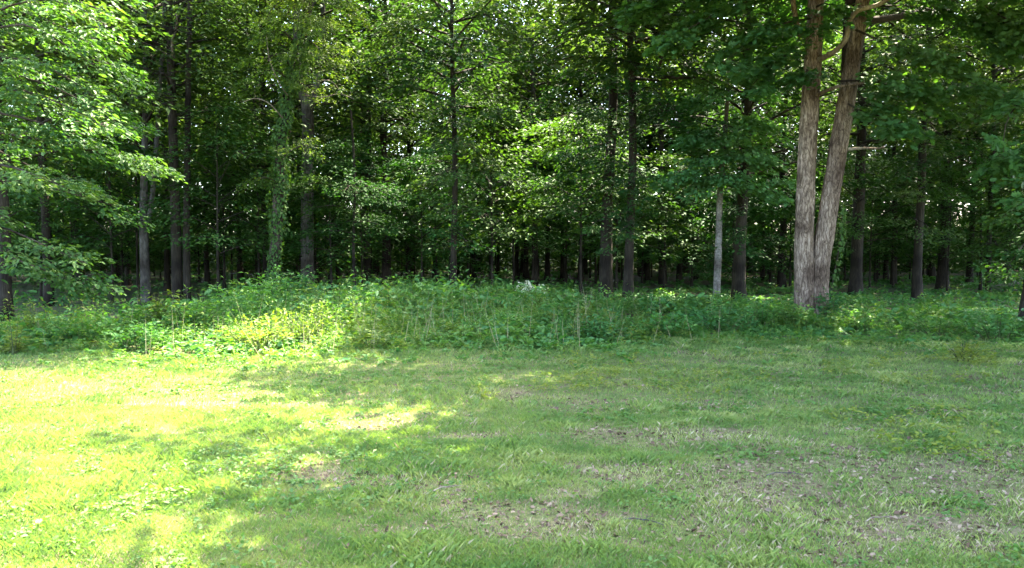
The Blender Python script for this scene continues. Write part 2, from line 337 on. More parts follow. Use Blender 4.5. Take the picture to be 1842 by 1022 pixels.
# trunks that the photograph lets one tell apart: column, depth, width in pixels, look
SEEN = [(8, 20.5, 20, 'dark', "dark trunk at the left border behind the hanging spray"), (86, 25, 15, 'dark', "short dark trunk under the lowest hanging leafy branch"),
        (142, 36, 10, 0, 0), (206, 41, 9, 0, 0), (229, 38, 10, 0, 0), (300, 34, 10, 0, 0), (372, 38, 9, 0, 0), (432, 40, 10, 0, 0), (480, 32, 14, 'fork', "dark trunk just behind the ivy-clad tree, forking low"),
        (608, 42, 8, 0, 0), (660, 33, 14, 'dark', "dark trunk right of the grey forked tree with hazy lit spray in front"), (695, 34, 17, 'brown', "brownish thicker trunk paired closely with a black thinner one"),
        (735, 42, 10, 0, 0), (783, 44, 9, 0, 0), (815, 26, 12, 'dark', "straight black trunk rising from a sunny strip of weeds"), (852, 45, 8, 0, 0), (884, 40, 8, 0, 0), (930, 46, 8, 0, 0), (946, 44, 10, 0, 0), (985, 43, 9, 0, 0),
        (1012, 45, 8, 0, 0), (1045, 40, 10, 0, 0), (1090, 27, 22, 'dark', "thickest dark trunk of the mid forest, its base behind green weeds"), (1130, 25.8, 18, 'dark', "dark trunk touching the thickest one, standing slightly nearer"),
        (1165, 44, 8, 0, 0), (1192, 38, 13, 'fork', "dark trunk that forks into a sideways bough below the oak leaves"), (1222, 42, 9, 0, 0), (1252, 45, 8, 0, 0),
        (1330, 27.5, 22, 'dark', "broad dim trunk beside the pale slim sapling"), (1372, 43, 8, 0, 0), (1406, 36, 14, 'dark', "black trunk close behind the left stem of the two-stemmed oak"),
        (1541, 30.5, 22, 'dark', "broad black trunk next right of the two-stemmed oak"), (1608, 39, 10, 0, 0), (1650, 28.5, 16, 'dark', "straight dark trunk, second large one right of the two-stemmed oak"),
        (1697, 35, 19, 'dark', "dim wide trunk further back, third large one right of the oak"), (1744, 40, 11, 0, 0), (1779, 33, 9, 'dark', "thin black trunk near pale glinting leaves"), (1812, 42, 10, 0, 0)]
placed = []
pend = []
for u, d, wpx, look, lab in SEEN:
    placed.append((at(u, d), d))
    if lab: wood_tree(u, d, wpx / F * d, lab, off=(.8, -1.0) if u in (1090, 1130) else (0, 0), kc=4 if u in (815, 1090, 1130) else None, k={'fork': 2}.get(look, random.choice([0, 1, 3, 5])), brown=look == 'brown')
    else: pend.append((u, d, wpx / F * d))
DRESS = {o['label']: o for o in COL.objects if o.get('category') == 'tree'}
# further forest trees fill the depth and the sides
for _ in range(4000):
    d = random.uniform(25, 62) if random.random() < .9 else random.uniform(23, 30); x = random.uniform(-.66 * d - 9, .66 * d + 9)
    u = x / d * F + 921
    if any((x - a) ** 2 + (d - b) ** 2 < (4.6 if d < 46 else 4.0) ** 2 for a, b in placed): continue
    if d < 34 and -40 < u < 1880: continue
    if d < 26 and u < 0: continue
    placed.append((x, d)); pend.append((u, d, random.uniform(.2, .42)))
    if len(placed) > 122: break
ORD = ["first", "second", "third", "fourth", "fifth", "sixth", "seventh", "eighth", "ninth", "tenth", "eleventh", "twelfth"]
def ordinal(n):
    return ORD[n] if n < 12 else f"{n + 1}th"
def segment(u):
    if u < -10: return "beyond the left border"
    if u > 1855: return "beyond the right border"
    if u < LAND[0][0]: return f"left of the {LAND[0][1]}"
    for (a, la), (b, lb) in zip(LAND, LAND[1:]):
        if a <= u < b: return f"right of the {la}"
    return f"right of the {LAND[-1][1]}"
groups = {}
for u, d, dia in pend:
    dep = "mid-depth" if d < 43 else "distant"
    groups.setdefault((segment(u), dep), []).append((u, d, dia))
for (seg, dep), L_ in groups.items():
    for n, (u, d, dia) in enumerate(sorted(L_)):
        wood_tree(u, d, dia, f"{ordinal(n)} {dep} dark trunk counted {seg}", brown=False)

# understory trees with thin stems and flat leafy layers
und = []
UGROUPS = {}
for _ in range(6000):
    d = random.uniform(24.5, 50); x = random.uniform(-.66 * d - 5, .66 * d + 5); u = x / d * F + 921
    if d < 27.5 and u > 440: continue
    if d < 30 and 1180 < u: continue
    if d < 32 and 1380 < u < 1842: continue
    if any((x - a) ** 2 + (d - b) ** 2 < 2.5 ** 2 for a, b in und): continue
    if any((x - a) ** 2 + (d - b) ** 2 < .8 ** 2 for a, b in placed): continue
    und.append((x, d)); UGROUPS.setdefault((segment(u), "nearer" if d < 36 else "deeper"), []).append((u, x, d))
    if len(und) >= 135: break
for (seg, dep), L_ in UGROUPS.items():
    for n, (u, x, d) in enumerate(sorted(L_)):
        k = random.randrange(5); s = random.uniform(.8, 1.2); H, tm, cm = UNDER[k]
        t = empty_tree("understory_tree", x, d, random.uniform(0, 6.28)); t.scale = (s, s, s)
        obj_of("trunk", tm, t); obj_of("crown", cm, t)
        tag(t, f"{ordinal(n)} {dep} thin understory tree counted {seg}", "tree", "understory trees in the forest shade")

# the far wood, one mass
def distant_woods():
    mb = MB(); C, O = [], []
    for _ in range(150):
        y = random.uniform(63, 96); x = random.uniform(-.68 * y - 8, .68 * y + 8); z = float(gz(x, y))
        tube(mb, [[x, y, z - .2], [x + .2, y, 6], [x, y, 16]], [random.uniform(.12, .25), .14, .03], 5, mat=1)
    n = 10500
    y = rng.uniform(61, 97, n); x = rng.uniform(-1, 1, n) * (.68 * y + 8); z = 1.5 + 25 * rng.beta(1.3, 1.1, n); 
    low = rng.random(n) < .14; z = np.where(low, rng.uniform(.4, 3.5, n), z)
    a = rng.uniform(0, 6.28, n)
    sprays(mb, np.stack([x, y, z], -1), np.stack([np.cos(a), np.sin(a), 0 * a], -1), 1.5, 15, .50)
    n = 6500; y = rng.uniform(58, 99, n); x = rng.uniform(-1, 1, n) * (.68 * y + 10); z = rng.uniform(.2, 5.5, n) * np.clip((y - 50) / 35, .3, 1); a = rng.uniform(0, 6.28, n)
    sprays(mb, np.stack([x, y, z], -1), np.stack([np.cos(a), np.sin(a), 0 * a], -1), 1.5, 15, .50)
    n = 5200; y = rng.uniform(53, 66, n); x = rng.uniform(-1, 1, n) * (.68 * y + 10); z = .3 + 10 * rng.random(n) ** 1.4; a = rng.uniform(0, 6.28, n)
    sprays(mb, np.stack([x, y, z], -1), np.stack([np.cos(a), np.sin(a), 0 * a], -1), 1.2, 13, .40)
    kind(mb.build("distant_woods", WL), "stuff")
distant_woods()

# ------------------------------------------------------------------ trees of the forest edge (built one by one)
def limb(root, pts, r0, r1, mat, name="limb", n=9, sides=6):
    mb = MB(); tube(mb, curve(pts, n), np.linspace(r0, r1, n), sides); return mb.build(name, mat, root)
def leafy(root, name, pts, n_spray, r, nleaf, L, mat, tmpl, spread=.45, seed=0, tint0=None, droop=.4, start=.25, tilt=.42, wood=None, sub=True, ratio=.5):
    """a bough: woody twigs and the plates of leaves along it, one part"""
    g = np.random.default_rng(seed); mb = MB(); Q = curve(pts, 24); C, O = [], []
    tube(mb, Q[::3], np.linspace(.03, .006, len(Q[::3])), 5, mat=1)
    for k in range(n_spray):
        q = g.uniform(start, 1.0) if k else 1.0; i = int(q * 22); p = Q[i]; d = Q[i + 1] - Q[i]; d = d / max(np.linalg.norm(d), 1e-6)
        h = np.array([d[0], d[1], 0]) + 1e-6; s = np.array([-h[1], h[0], 0]) / np.linalg.norm(h)
        o = s * g.normal(0, spread) + np.array([0, 0, g.normal(0, spread * .33)]); c = p + o
        if np.linalg.norm(o) > .25: tube(mb, curve([p, (p + c) / 2 + [0, 0, .05], c], 4), np.linspace(.010, .004, 4), 3, mat=1)
        C.append(c); O.append(h + o * .9)
    sprays(mb, np.array(C), np.array(O), r * g.uniform(.7, 1.25, len(C)), nleaf, L, tmpl, r_=g, droop=droop, tilt=tilt, ratio=ratio,
           tint0=None if tint0 is None else np.clip(g.normal(tint0, .08, len(C)), 0, 1))
    return kind(mb.build(name, [mat, wood or M['brown_bark']], root), "stuff")

def local(root, P): return np.asarray(P, float) - np.array(root.location)

# --- the two-stemmed oak
def shag(seed, amp):
    g = np.random.default_rng(seed); ph = g.uniform(0, 100, 2)
    def f(P, th):
        Z = P[:, 2:3]; T = th[None] / (2 * math.pi)
        a = fbm((T * 26 + ph[0]) + 0 * Z, Z * .9 + ph[1] + 0 * T, seed, 3); b = vnoise(T * 46 + ph[1] + 0 * Z, Z * 2.6 + 0 * T, seed + 9)
        w = np.minimum(1, 6 * np.minimum(T, 1 - T))         # fade at the seam
        return 1 + amp * ((a - .5) * 1.7 + (b - .5) * .6) * w
    return f
def twin_oak():
    d = 20.7; x = at(1463, d); t = empty_tree("white_oak", x, d)
    tag(t, "large two-stemmed oak with shaggy pale brown bark at the edge of the wood", "tree")
    P = lambda u, v, dd=d: local(t, pt(u, v, dd))
    W = M['oak_bark']
    mb = MB(); Q = curve([P(1450, 610), P(1449, 560), P(1447, 480), P(1446, 400), P(1449, 250), P(1455, 120), P(1459, 0), P(1464, -120), P(1470, -260)], 90)
    tube(mb, Q, np.interp(np.linspace(0, 1, 90), [0, .06, .14, .3, .6, 1], [.66, .37, .27, .238, .22, .13]), 44, rough=shag(4, .17)); mb.build("stem", W, t)
    mb = MB(); Q = curve([P(1474, 610), P(1475, 560), P(1474, 495), P(1484, 410), P(1501, 290), P(1517, 180), P(1532, 70), P(1548, -40), P(1575, -240)], 90)
    tube(mb, Q, np.interp(np.linspace(0, 1, 90), [0, .06, .14, .3, .62, 1], [.64, .36, .265, .235, .22, .13]), 44, rough=shag(8, .17)); mb.build("stem", W, t)
    mb = MB(); Q = curve([P(1520, 175, 20.8), P(1519, 110, 20.9), P(1520, 20, 21), P(1524, -120, 21.2), P(1528, -250, 21.4)], 40)
    tube(mb, Q, np.linspace(.20, .10, 40), 26, rough=shag(12, .16)); mb.build("stem", M['brown_bark'], t)
    limb(t, [P(1466, 112, 20.5), P(1490, 100, 20.2), P(1512, 78, 20.0), P(1518, 48, 19.9), P(1532, 27, 19.8), P(1565, 18, 19.7), P(1590, 2, 19.6), P(1602, -20, 19.5)], .075, .05, M['dead_wood'], "bare_limb", 22, 8)
    limb(t, [P(1463, 175, 20.5), P(1485, 165, 20.3), P(1510, 158, 20.1), P(1580, 150, 19.8)], .06, .03, W)
    limb(t, [P(1522, 270, 20.5), P(1548, 268, 20.3), P(1572, 269, 20.1), P(1586, 266, 20)], .045, .022, M['dead_wood'], "broken_stub")
    limb(t, [P(1433, 70, 20.5), P(1425, 50, 20.4), P(1416, 0, 20.2), P(1404, -60, 20)], .08, .06, W, n=10)
    limb(t, [P(1540, 45, 20.9), P(1600, 38, 21.4), P(1665, 22, 21.9), P(1730, -12, 22.4), P(1800, -60, 23)], .11, .06, M['brown_bark'], n=12)
    OL, tm = M['oak_leaf'], OAK
    B = [([(1500, 150, 20.4), (1560, 150, 19.8), (1620, 165, 19.2), (1680, 190, 18.8)], 16), ([(1530, 60, 20.4), (1600, 90, 19.6), (1660, 115, 19), (1730, 150, 18.6), (1790, 172, 18.2)], 20),
         ([(1520, 190, 20.3), (1550, 205, 19.6), (1590, 215, 19.2), (1640, 240, 18.9)], 11), ([(1540, 20, 20.6), (1640, 20, 20), (1730, 50, 19.4), (1830, 95, 19)], 20),
         ([(1700, -30, 19.5), (1760, 20, 19), (1830, 60, 18.5), (1900, 110, 18)], 18), ([(1450, 40, 20.4), (1400, 50, 19.8), (1350, 80, 19.3), (1290, 120, 19)], 17),
         ([(1450, -10, 20.6), (1380, 0, 20), (1310, 20, 19.6), (1230, 60, 19.2), (1190, 95, 19)], 20), ([(1450, -60, 20.6), (1380, -40, 20.2), (1290, -20, 20), (1200, 5, 19.8), (1130, 40, 19.6)], 19),
         ([(1445, 110, 20.4), (1415, 105, 20), (1385, 120, 19.6), (1340, 165, 19.4)], 11), ([(1445, 130, 20.3), (1440, 140, 19.8), (1400, 160, 19.6)], 5),
         ([(1880, 150, 17.5), (1830, 180, 17.4), (1800, 230, 17.4), (1800, 300, 17.4)], 9), ([(1460, 20, 20.3), (1480, 15, 19.8), (1500, 45, 19.5)], 4), ([(1900, 240, 17.2), (1860, 290, 17.1), (1830, 350, 17)], 7)]
    for k, (pl, n) in enumerate(B):
        leafy(t, "leafy_bough", [P(*q) for q in pl], n, .46, 60, .195, OL, tm, spread=.42, seed=500 + k, droop=.5, tint0=.5, ratio=.92, wood=M['brown_bark'])
    c = obj_of("crown", crown_mesh(15.2, 8.3, 7.3, 66, 12, 52, .31, 61, [OL, M['brown_bark']], r_spray=1.0, tw=.10, even=True), t); c.location = (-.4, -1.7, 0)
twin_oak()

SHADE = crown_mesh(14.2, 8.0, 6.3, 70, 13, 56, .34, 72, [M['oak_leaf'], M['brown_bark']], r_spray=1.05, tw=.10, even=True)
SHADE_T = trunk_mesh(13, .34, 71, M['oak_bark'], 12)
def shade_tree(x, y, label, off, rz=0.0):
    t = empty_tree("shade_tree", x, y)
    obj_of("trunk", SHADE_T, t); c = obj_of("crown", SHADE, t); c.location = (*off, 0); c.rotation_euler = (0, 0, rz)
    return tag(t, label, "tree", "shade trees on the lawn")
shade_tree(9.2, 11.2, "nearest broad oak on the lawn, just outside the right border", (-1.4, -.8))
shade_tree(14.0, 13.6, "second broad oak on the lawn, between the nearest one and the wood", (0, 0), 2.1)

# --- slim sapling with a pale trunk and a drooping teal crown
def sapling():
    d = 26.0; t = empty_tree("sapling", at(1291, d), d); P = lambda u, v, dd=d: local(t, pt(u, v, dd))
    tag(t, "slim sapling with pale mottled trunk and a drooping blue-green crown", "tree")
    mb = MB(); Q = curve([P(1290, 560), P(1290, 520), P(1292, 440), P(1293, 360), P(1297, 290), P(1303, 210), P(1306, 120)], 30)
    tube(mb, Q, np.linspace(.145, .05, 30), 12, rough=lambda p, th: 1 + .05 * np.sin(th[None] * 2 + p[:, 2:3] * 3)); mb.build("trunk", M['pale_bark'], t)
    B = [([(1297, 300, 26), (1265, 285, 25.6), (1230, 305, 25.2), (1195, 340, 25)], 15), ([(1297, 320, 26), (1270, 320, 25.4), (1245, 345, 25.1)], 8), ([(1300, 260, 26), (1265, 245, 25.6), (1225, 262, 25.2)], 10),
         ([(1299, 280, 26), (1340, 275, 25.5), (1375, 300, 25.2), (1410, 335, 25)], 13), ([(1297, 320, 26), (1330, 320, 25.4), (1370, 345, 25.2), (1395, 362, 25.1)], 11), ([(1303, 220, 26), (1340, 215, 25.6), (1390, 240, 25.3)], 11),
         ([(1300, 250, 26), (1290, 245, 25.1), (1275, 275, 24.7)], 8), ([(1300, 270, 26), (1320, 255, 25.2), (1335, 285, 24.8)], 8), ([(1306, 160, 26), (1270, 165, 25.6), (1240, 195, 25.3)], 9), ([(1306, 140, 26), (1345, 140, 25.6), (1370, 175, 25.4)], 9),
         ([(1300, 300, 26), (1300, 310, 25.2), (1310, 335, 25)], 5)]
    for k, (pl, n) in enumerate(B):
        leafy(t, "leafy_bough", [P(*q) for q in pl], n, .50, 84, .165, M['maple_leaf'], OVAL, spread=.34, seed=600 + k, droop=.45, ratio=.66, tint0=.5)
sapling()

# --- ivy-clad leaning tree with a yellow-green top
def ivy_tree():
    d = 24.5; t = empty_tree("ivy_clad_tree", at(492, d), d); P = lambda u, v, dd=d: local(t, pt(u, v, dd))
    tag(t, "leaning tree wrapped in ivy with feathery yellow-green crown", "tree")
    Q = curve([P(490, 590), P(492, 500), P(500, 400), P(505, 310), P(514, 215), P(530, 140), P(552, 70), P(570, -20), P(585, -120)], 40)
    mb = MB(); tube(mb, Q, np.linspace(.21, .07, 40), 10); mb.build("trunk", M['brown_bark'], t)
    g = np.random.default_rng(33); mb = MB(); n = 4200
    q = g.uniform(.12, .80, n) * 39; i = q.astype(int); p = Q[i] + (Q[np.minimum(i + 1, 39)] - Q[i]) * (q - i)[:, None]
    a = g.uniform(0, 6.283, n); clump = -.03 + .62 * np.clip(fbm(q * .5, a * .7, 5, 3) - .22, 0, 1) ** 1.3 * g.uniform(.4, 1.15, n)
    o = np.stack([np.cos(a), np.sin(a), g.normal(0, .25, n)], -1)
    leaves(mb, p + o * (.14 + clump)[:, None], o * .5 + np.array([0, 0, -.8]) + g.normal(0, .35, (n, 3)), o + g.normal(0, .35, (n, 3)), g.uniform(.07, .13, n), g.uniform(.06, .11, n), np.clip(g.normal(.5, .2, n), 0, 1), OVAL)
    mb.build("ivy", M['ivy_leaf'], t)
    Lf = M['locust_leaf']
    B = [([(530, 140, 24.5), (540, 100, 24), (545, 120, 23.6), (540, 160, 23.4)], 12, .75), ([(552, 70, 24.5), (580, 40, 24), (605, 60, 23.6), (612, 110, 23.5)], 14, .8), ([(552, 70, 24.5), (575, 90, 24), (600, 120, 23.7), (618, 160, 23.6)], 12, .75),
         ([(560, 30, 24.5), (540, 5, 24), (505, 15, 23.6), (480, 50, 23.4)], 13, .7), ([(545, 90, 24.5), (510, 60, 24), (480, 75, 23.8), (450, 110, 23.6)], 12, .55), ([(565, 0, 24.5), (590, -20, 24), (620, -5, 23.7), (640, 30, 23.5)], 12, .75),
         ([(525, 150, 24.5), (500, 130, 24.2), (470, 140, 24), (440, 175, 23.8)], 10, .45), ([(560, 20, 24.5), (560, 0, 23.7), (545, 30, 23.3), (540, 70, 23.2)], 12, .85), ([(530, 150, 24.5), (560, 160, 24.1), (575, 190, 23.9)], 7, .55),
         ([(570, -30, 24.5), (540, -45, 24), (500, -40, 23.6), (450, -10, 23.5)], 13, .6), ([(505, 290, 24.4), (530, 270, 24), (560, 262, 23.8), (575, 272, 23.7)], 6, .4), ([(503, 330, 24.4), (480, 320, 24), (455, 330, 23.8)], 5, .3)]
    for k, (pl, n, ti) in enumerate(B):
        leafy(t, "leafy_bough", [P(*q) for q in pl], n, .45, 110, .085, Lf, RHOMB, spread=.34, seed=700 + k, droop=.9, tint0=ti, ratio=.42, tilt=.6)
    for k, pl in enumerate([[(522, 175, 24.2), (505, 150, 23.8), (490, 110, 23.5), (486, 70, 23.3)], [(512, 215, 24.3), (490, 190, 24), (465, 180, 23.8), (440, 188, 23.6)], [(553, 175, 24.2), (585, 178, 23.8), (615, 172, 23.6), (640, 182, 23.4)], [(575, 150, 24), (600, 150, 23.6), (622, 175, 23.4)]]):
        limb(t, [P(*q) for q in pl], .022, .006, M['dead_wood'], "bare_twig", 8, 5)
    c = obj_of("crown", crown_mesh(15.5, 9.6, 3.6, 34, 7, 60, .16, 77, [Lf, M['brown_bark']], r_spray=.8), t); c.location = (1.9, -2.4, 0)
ivy_tree()

# --- grey tree that forks at eye-catching height
def grey_fork():
    d = 29; t = empty_tree("grey_forked_tree", at(556, d), d); P = lambda u, v, dd=d: local(t, pt(u, v, dd))
    tag(t, "grey trunk that splits into two high arms behind the ivy-clad tree", "tree")
    mb = MB(); tube(mb, curve([P(553, 590), P(553, 450), P(555, 320), P(557, 205), P(545, 150), P(538, 60), P(536, -60)], 30), np.interp(np.linspace(0, 1, 30), [0, .6, .68, 1], [.25, .2, .13, .06]), 10); mb.build("trunk", M['grey_bark'], t)
    limb(t, [P(557, 215), P(568, 180), P(580, 120), P(586, 40), P(590, -60)], .13, .06, M['grey_bark'], n=12, sides=8)
    obj_of("crown", TALL[4][1], t)
grey_fork()

# --- pale forked trunk on the left
def pale_fork():
    d = 27; t = empty_tree("pale_forked_tree", at(262, d), d); P = lambda u, v, dd=d: local(t, pt(u, v, dd))
    tag(t, "pale grey trunk dividing into two slim stems in the left wood", "tree")
    mb = MB(); tube(mb, curve([P(262, 590), P(261, 500), P(260, 420), P(262, 340), P(266, 250), P(270, 120), P(272, -60)], 30), np.linspace(.19, .06, 30), 10); mb.build("trunk", M['grey_bark'], t)
    limb(t, [P(262, 425), P(272, 385), P(281, 320), P(288, 240), P(300, 100), P(310, -40)], .11, .05, M['grey_bark'], n=12, sides=8)
    obj_of("crown", TALL[1][1], t)
pale_fork()

# --- black double trunk with a broken white snag
def black_double():
    d = 26; t = empty_tree("double_trunk_tree", at(322, d), d); P = lambda u, v, dd=d: local(t, pt(u, v, dd))
    tag(t, "dark tree of two close stems with a broken bleached branch high up", "tree")
    for k, (b, tp, r) in enumerate([(318, 314, .19), (336, 352, .13)]):
        mb = MB(); tube(mb, curve([P(b, 590), P(b, 450), P(b + (tp - b) * .3, 300), P(b + (tp - b) * .6, 150), P(tp, 0), P(tp + 4, -120)], 26), np.linspace(r, r * .45, 26), 10); mb.build("stem", M['dark_bark'], t)
    limb(t, [P(320, 110, 25.6), P(318, 80, 25.4), P(325, 60, 25.3), P(328, 42, 25.2), P(326, 32, 25.2)], .05, .02, M['dead_wood'], "broken_branch", 10, 6)
    obj_of("crown", TALL[2][1], t)
black_double()

# --- tree whose boughs hang in from the left
def left_tree():
    x, y = -12.0, 15.6; t = empty_tree("edge_tree", x, y); P = lambda u, v, dd: local(t, pt(u, v, dd))
    tag(t, "leafy edge tree whose sunlit boughs hang in over the left of the wood", "tree")
    obj_of("trunk", trunk_mesh(14, .28, 88, M['brown_bark'], 12), t)
    g = M['edge_leaf']
    T0 = np.array([0, 0, 0.])
    B = [([(-60, 60, 15.6), (60, 10, 15), (150, 20, 14.6), (215, 60, 14.4)], 20, .65), ([(-60, 90, 15.6), (40, 50, 15), (120, 80, 14.6), (185, 130, 14.4)], 20, .7), ([(-60, 120, 15.4), (50, 110, 14.8), (140, 150, 14.4), (205, 200, 14.2)], 20, .65),
         ([(-60, 170, 15.4), (40, 165, 14.9), (130, 195, 14.5), (215, 240, 14.3)], 20, .6), ([(-60, 200, 15.6), (30, 210, 15), (110, 235, 14.7), (180, 280, 14.6)], 18, .45), ([(-60, 230, 15.4), (60, 250, 15), (160, 270, 15), (250, 290, 15.2), (300, 310, 15.3)], 24, .5),
         ([(-60, 290, 15.2), (20, 300, 14.8), (90, 325, 14.4), (145, 350, 14.2)], 15, .75), ([(-60, 320, 15.6), (40, 330, 15.4), (120, 345, 15.3), (240, 380, 15.4)], 16, .4), ([(-60, 390, 15.2), (10, 410, 14.8), (90, 445, 14.5), (165, 480, 14.3)], 18, .45),
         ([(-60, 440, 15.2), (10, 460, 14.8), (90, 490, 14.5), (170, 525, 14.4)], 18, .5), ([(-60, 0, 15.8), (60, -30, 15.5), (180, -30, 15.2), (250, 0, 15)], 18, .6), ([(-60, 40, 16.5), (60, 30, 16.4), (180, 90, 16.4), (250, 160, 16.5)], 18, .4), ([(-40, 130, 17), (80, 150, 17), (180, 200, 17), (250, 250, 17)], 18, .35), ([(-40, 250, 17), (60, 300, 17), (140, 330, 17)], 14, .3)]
    for k, (pl, n, ti) in enumerate(B):
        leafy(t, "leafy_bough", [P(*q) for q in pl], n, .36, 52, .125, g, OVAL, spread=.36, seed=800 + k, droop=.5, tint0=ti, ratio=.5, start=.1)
        q0 = P(*pl[0]); limb(t, [np.array([0, 0, max(.5, q0[2] - .6)]), q0 * [.5, .5, 1] + [0, 0, -.2], q0], .06, .03, M['brown_bark'])
    obj_of("crown", crown_mesh(14, 7.0, 4.2, 30, 6, 36, .20, 89, EL, r_spray=.8), t)
left_tree()

# --- leaning dark trunk at the right border, its low leaves hanging in
def right_tree():
    d = 18.6; t = empty_tree("border_tree", at(1858, d), d); P = lambda u, v, dd=d: local(t, pt(u, v, dd))
    tag(t, "leaning dark trunk at the right border with low leaves around it", "tree")
    mb = MB(); tube(mb, curve([P(1846, 620), P(1848, 560), P(1856, 500), P(1870, 380), P(1890, 200), P(1900, 0), P(1905, -150)], 26), np.linspace(.17, .07, 26), 10); mb.build("trunk", M['dark_bark'], t)
    B = [([(1870, 400, 18.4), (1840, 440, 18), (1812, 480, 17.8)], 8), ([(1870, 430, 18.4), (1850, 470, 18.1), (1825, 505, 18)], 7), ([(1885, 250, 18.4), (1840, 270, 18), (1800, 310, 17.8)], 8), ([(1885, 330, 18.4), (1845, 360, 18), (1790, 400, 18)], 8)]
    for k, (pl, n) in enumerate(B):
        leafy(t, "leafy_bough", [P(*q) for q in pl], n, .36, 46, .13, M['under_leaf'], OVAL, spread=.3, seed=860 + k, ratio=.55)
    c = obj_of("crown", TALL[3][1], t, (.8, .8, .8)); c.location = (1.6, 0, 1.2)
right_tree()

# --- low canopy left of the middle, young tree; sunlight tinted into its paler upper layers
def flat_tree():
    d = 25.5; t = empty_tree("flat_layered_tree", at(640, 27), 27); P = lambda u, v, dd=d: local(t, pt(u, v, dd))
    tag(t, "young tree with flat leaf layers tinted pale for sunlight in front of the dark trunks", "tree")
    mb = MB(); tube(mb, curve([P(640, 570, 27), P(636, 450, 27), P(640, 330, 27), P(634, 200, 27)], 16), np.linspace(.07, .03, 16), 7); mb.build("trunk", M['dark_bark'], t)
    B = [([(638, 350, 27), (600, 335, 26.5), (560, 330, 26), (525, 340, 25.8)], 14, .6), ([(638, 345, 27), (665, 335, 26.3), (695, 348, 25.8), (725, 365, 25.5)], 13, .6), ([(636, 420, 27), (600, 415, 26.4), (545, 420, 26), (510, 430, 26)], 10, .35), ([(638, 400, 27), (670, 400, 26.5), (700, 415, 26.2)], 8, .3),
         ([(640, 340, 27), (630, 335, 26.2), (620, 345, 25.6)], 8, .6), ([(638, 380, 27), (600, 370, 26.6), (560, 375, 26.3)], 8, .3)]
    for k, (pl, n, ti) in enumerate(B):
        leafy(t, "leafy_bough", [P(*q) for q in pl], n, .5, 70, .12, M['under_leaf'], RHOMB, spread=.36, seed=900 + k, tint0=ti, droop=.25, ratio=.45)
flat_tree()

# low boughs that hang in front of the mid-forest trunks
def dress(start, boughs, mat, seed, L=.15, ti=.5):
    t = next(o for lab, o in DRESS.items() if lab.startswith(start)); t.rotation_euler = (0, 0, 0)
    for k, (pl, n) in enumerate(boughs):
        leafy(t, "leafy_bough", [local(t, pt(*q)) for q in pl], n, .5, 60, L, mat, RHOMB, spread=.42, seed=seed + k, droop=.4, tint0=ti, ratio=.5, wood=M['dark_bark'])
dress("thickest dark", [([(1088, 150, 27), (1050, 130, 26.4), (1010, 160, 26), (975, 210, 25.6)], 18), ([(1088, 200, 27), (1060, 200, 26.2), (1030, 240, 25.8), (1000, 290, 25.5)], 16), ([(1088, 260, 27), (1050, 270, 26.4), (1005, 310, 26), (965, 350, 25.8)], 16),
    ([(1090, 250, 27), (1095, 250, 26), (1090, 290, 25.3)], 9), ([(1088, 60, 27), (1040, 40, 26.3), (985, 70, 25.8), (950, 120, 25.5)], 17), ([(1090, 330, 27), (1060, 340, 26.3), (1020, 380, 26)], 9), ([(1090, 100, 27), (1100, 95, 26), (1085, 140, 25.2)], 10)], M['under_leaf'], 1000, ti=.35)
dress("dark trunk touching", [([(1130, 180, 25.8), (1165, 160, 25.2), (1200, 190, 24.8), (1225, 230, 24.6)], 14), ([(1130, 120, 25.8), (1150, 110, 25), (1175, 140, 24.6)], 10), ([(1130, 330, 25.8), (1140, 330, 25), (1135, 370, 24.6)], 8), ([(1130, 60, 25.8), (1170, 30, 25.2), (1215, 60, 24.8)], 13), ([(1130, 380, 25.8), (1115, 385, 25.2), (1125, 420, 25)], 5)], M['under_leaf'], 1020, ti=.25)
dress("straight black", [([(815, 120, 26), (780, 110, 25.4), (745, 140, 25), (720, 190, 24.8)], 15), ([(815, 160, 26), (845, 150, 25.4), (880, 180, 25), (905, 225, 24.8)], 15), ([(815, 210, 26), (810, 215, 25.2), (800, 250, 24.9)], 8), ([(815, 260, 26), (850, 265, 25.4), (880, 300, 25.2)], 10), ([(815, 60, 26), (770, 40, 25.4), (720, 60, 25), (690, 100, 24.8)], 16),
    ([(815, 50, 26), (860, 30, 25.4), (910, 55, 25), (940, 95, 24.8)], 16), ([(815, 310, 26), (785, 315, 25.4), (755, 345, 25.2)], 8)], M['wood_leaf'], 1040, ti=.55)
dress("dark trunk right of the grey", [([(660, 120, 33), (640, 90, 31), (610, 110, 29.5)], 12), ([(660, 210, 33), (690, 200, 31), (720, 230, 29.5)], 12), ([(660, 280, 33), (630, 285, 31), (600, 300, 30)], 9), ([(660, 60, 33), (700, 30, 31), (740, 60, 29.5)], 13)], M['wood_leaf'], 1060, L=.17)
dress("broad black trunk next", [([(1541, 330, 30.5), (1570, 330, 29.8), (1600, 350, 29.4)], 7), ([(1541, 200, 30.5), (1575, 210, 29.6), (1610, 250, 29)], 11), ([(1541, 400, 30.5), (1520, 400, 29.8), (1500, 420, 29.5)], 4)], M['under_leaf'], 1080)
dress("straight dark trunk, second", [([(1650, 200, 28.5), (1680, 190, 27.8), (1715, 220, 27.4)], 10), ([(1650, 290, 28.5), (1620, 300, 27.8), (1600, 325, 27.5)], 7), ([(1650, 340, 28.5), (1700, 340, 27.8), (1740, 365, 27.4)], 8), ([(1650, 260, 28.5), (1730, 260, 27.6), (1790, 300, 27)], 12)], M['under_leaf'], 1090)

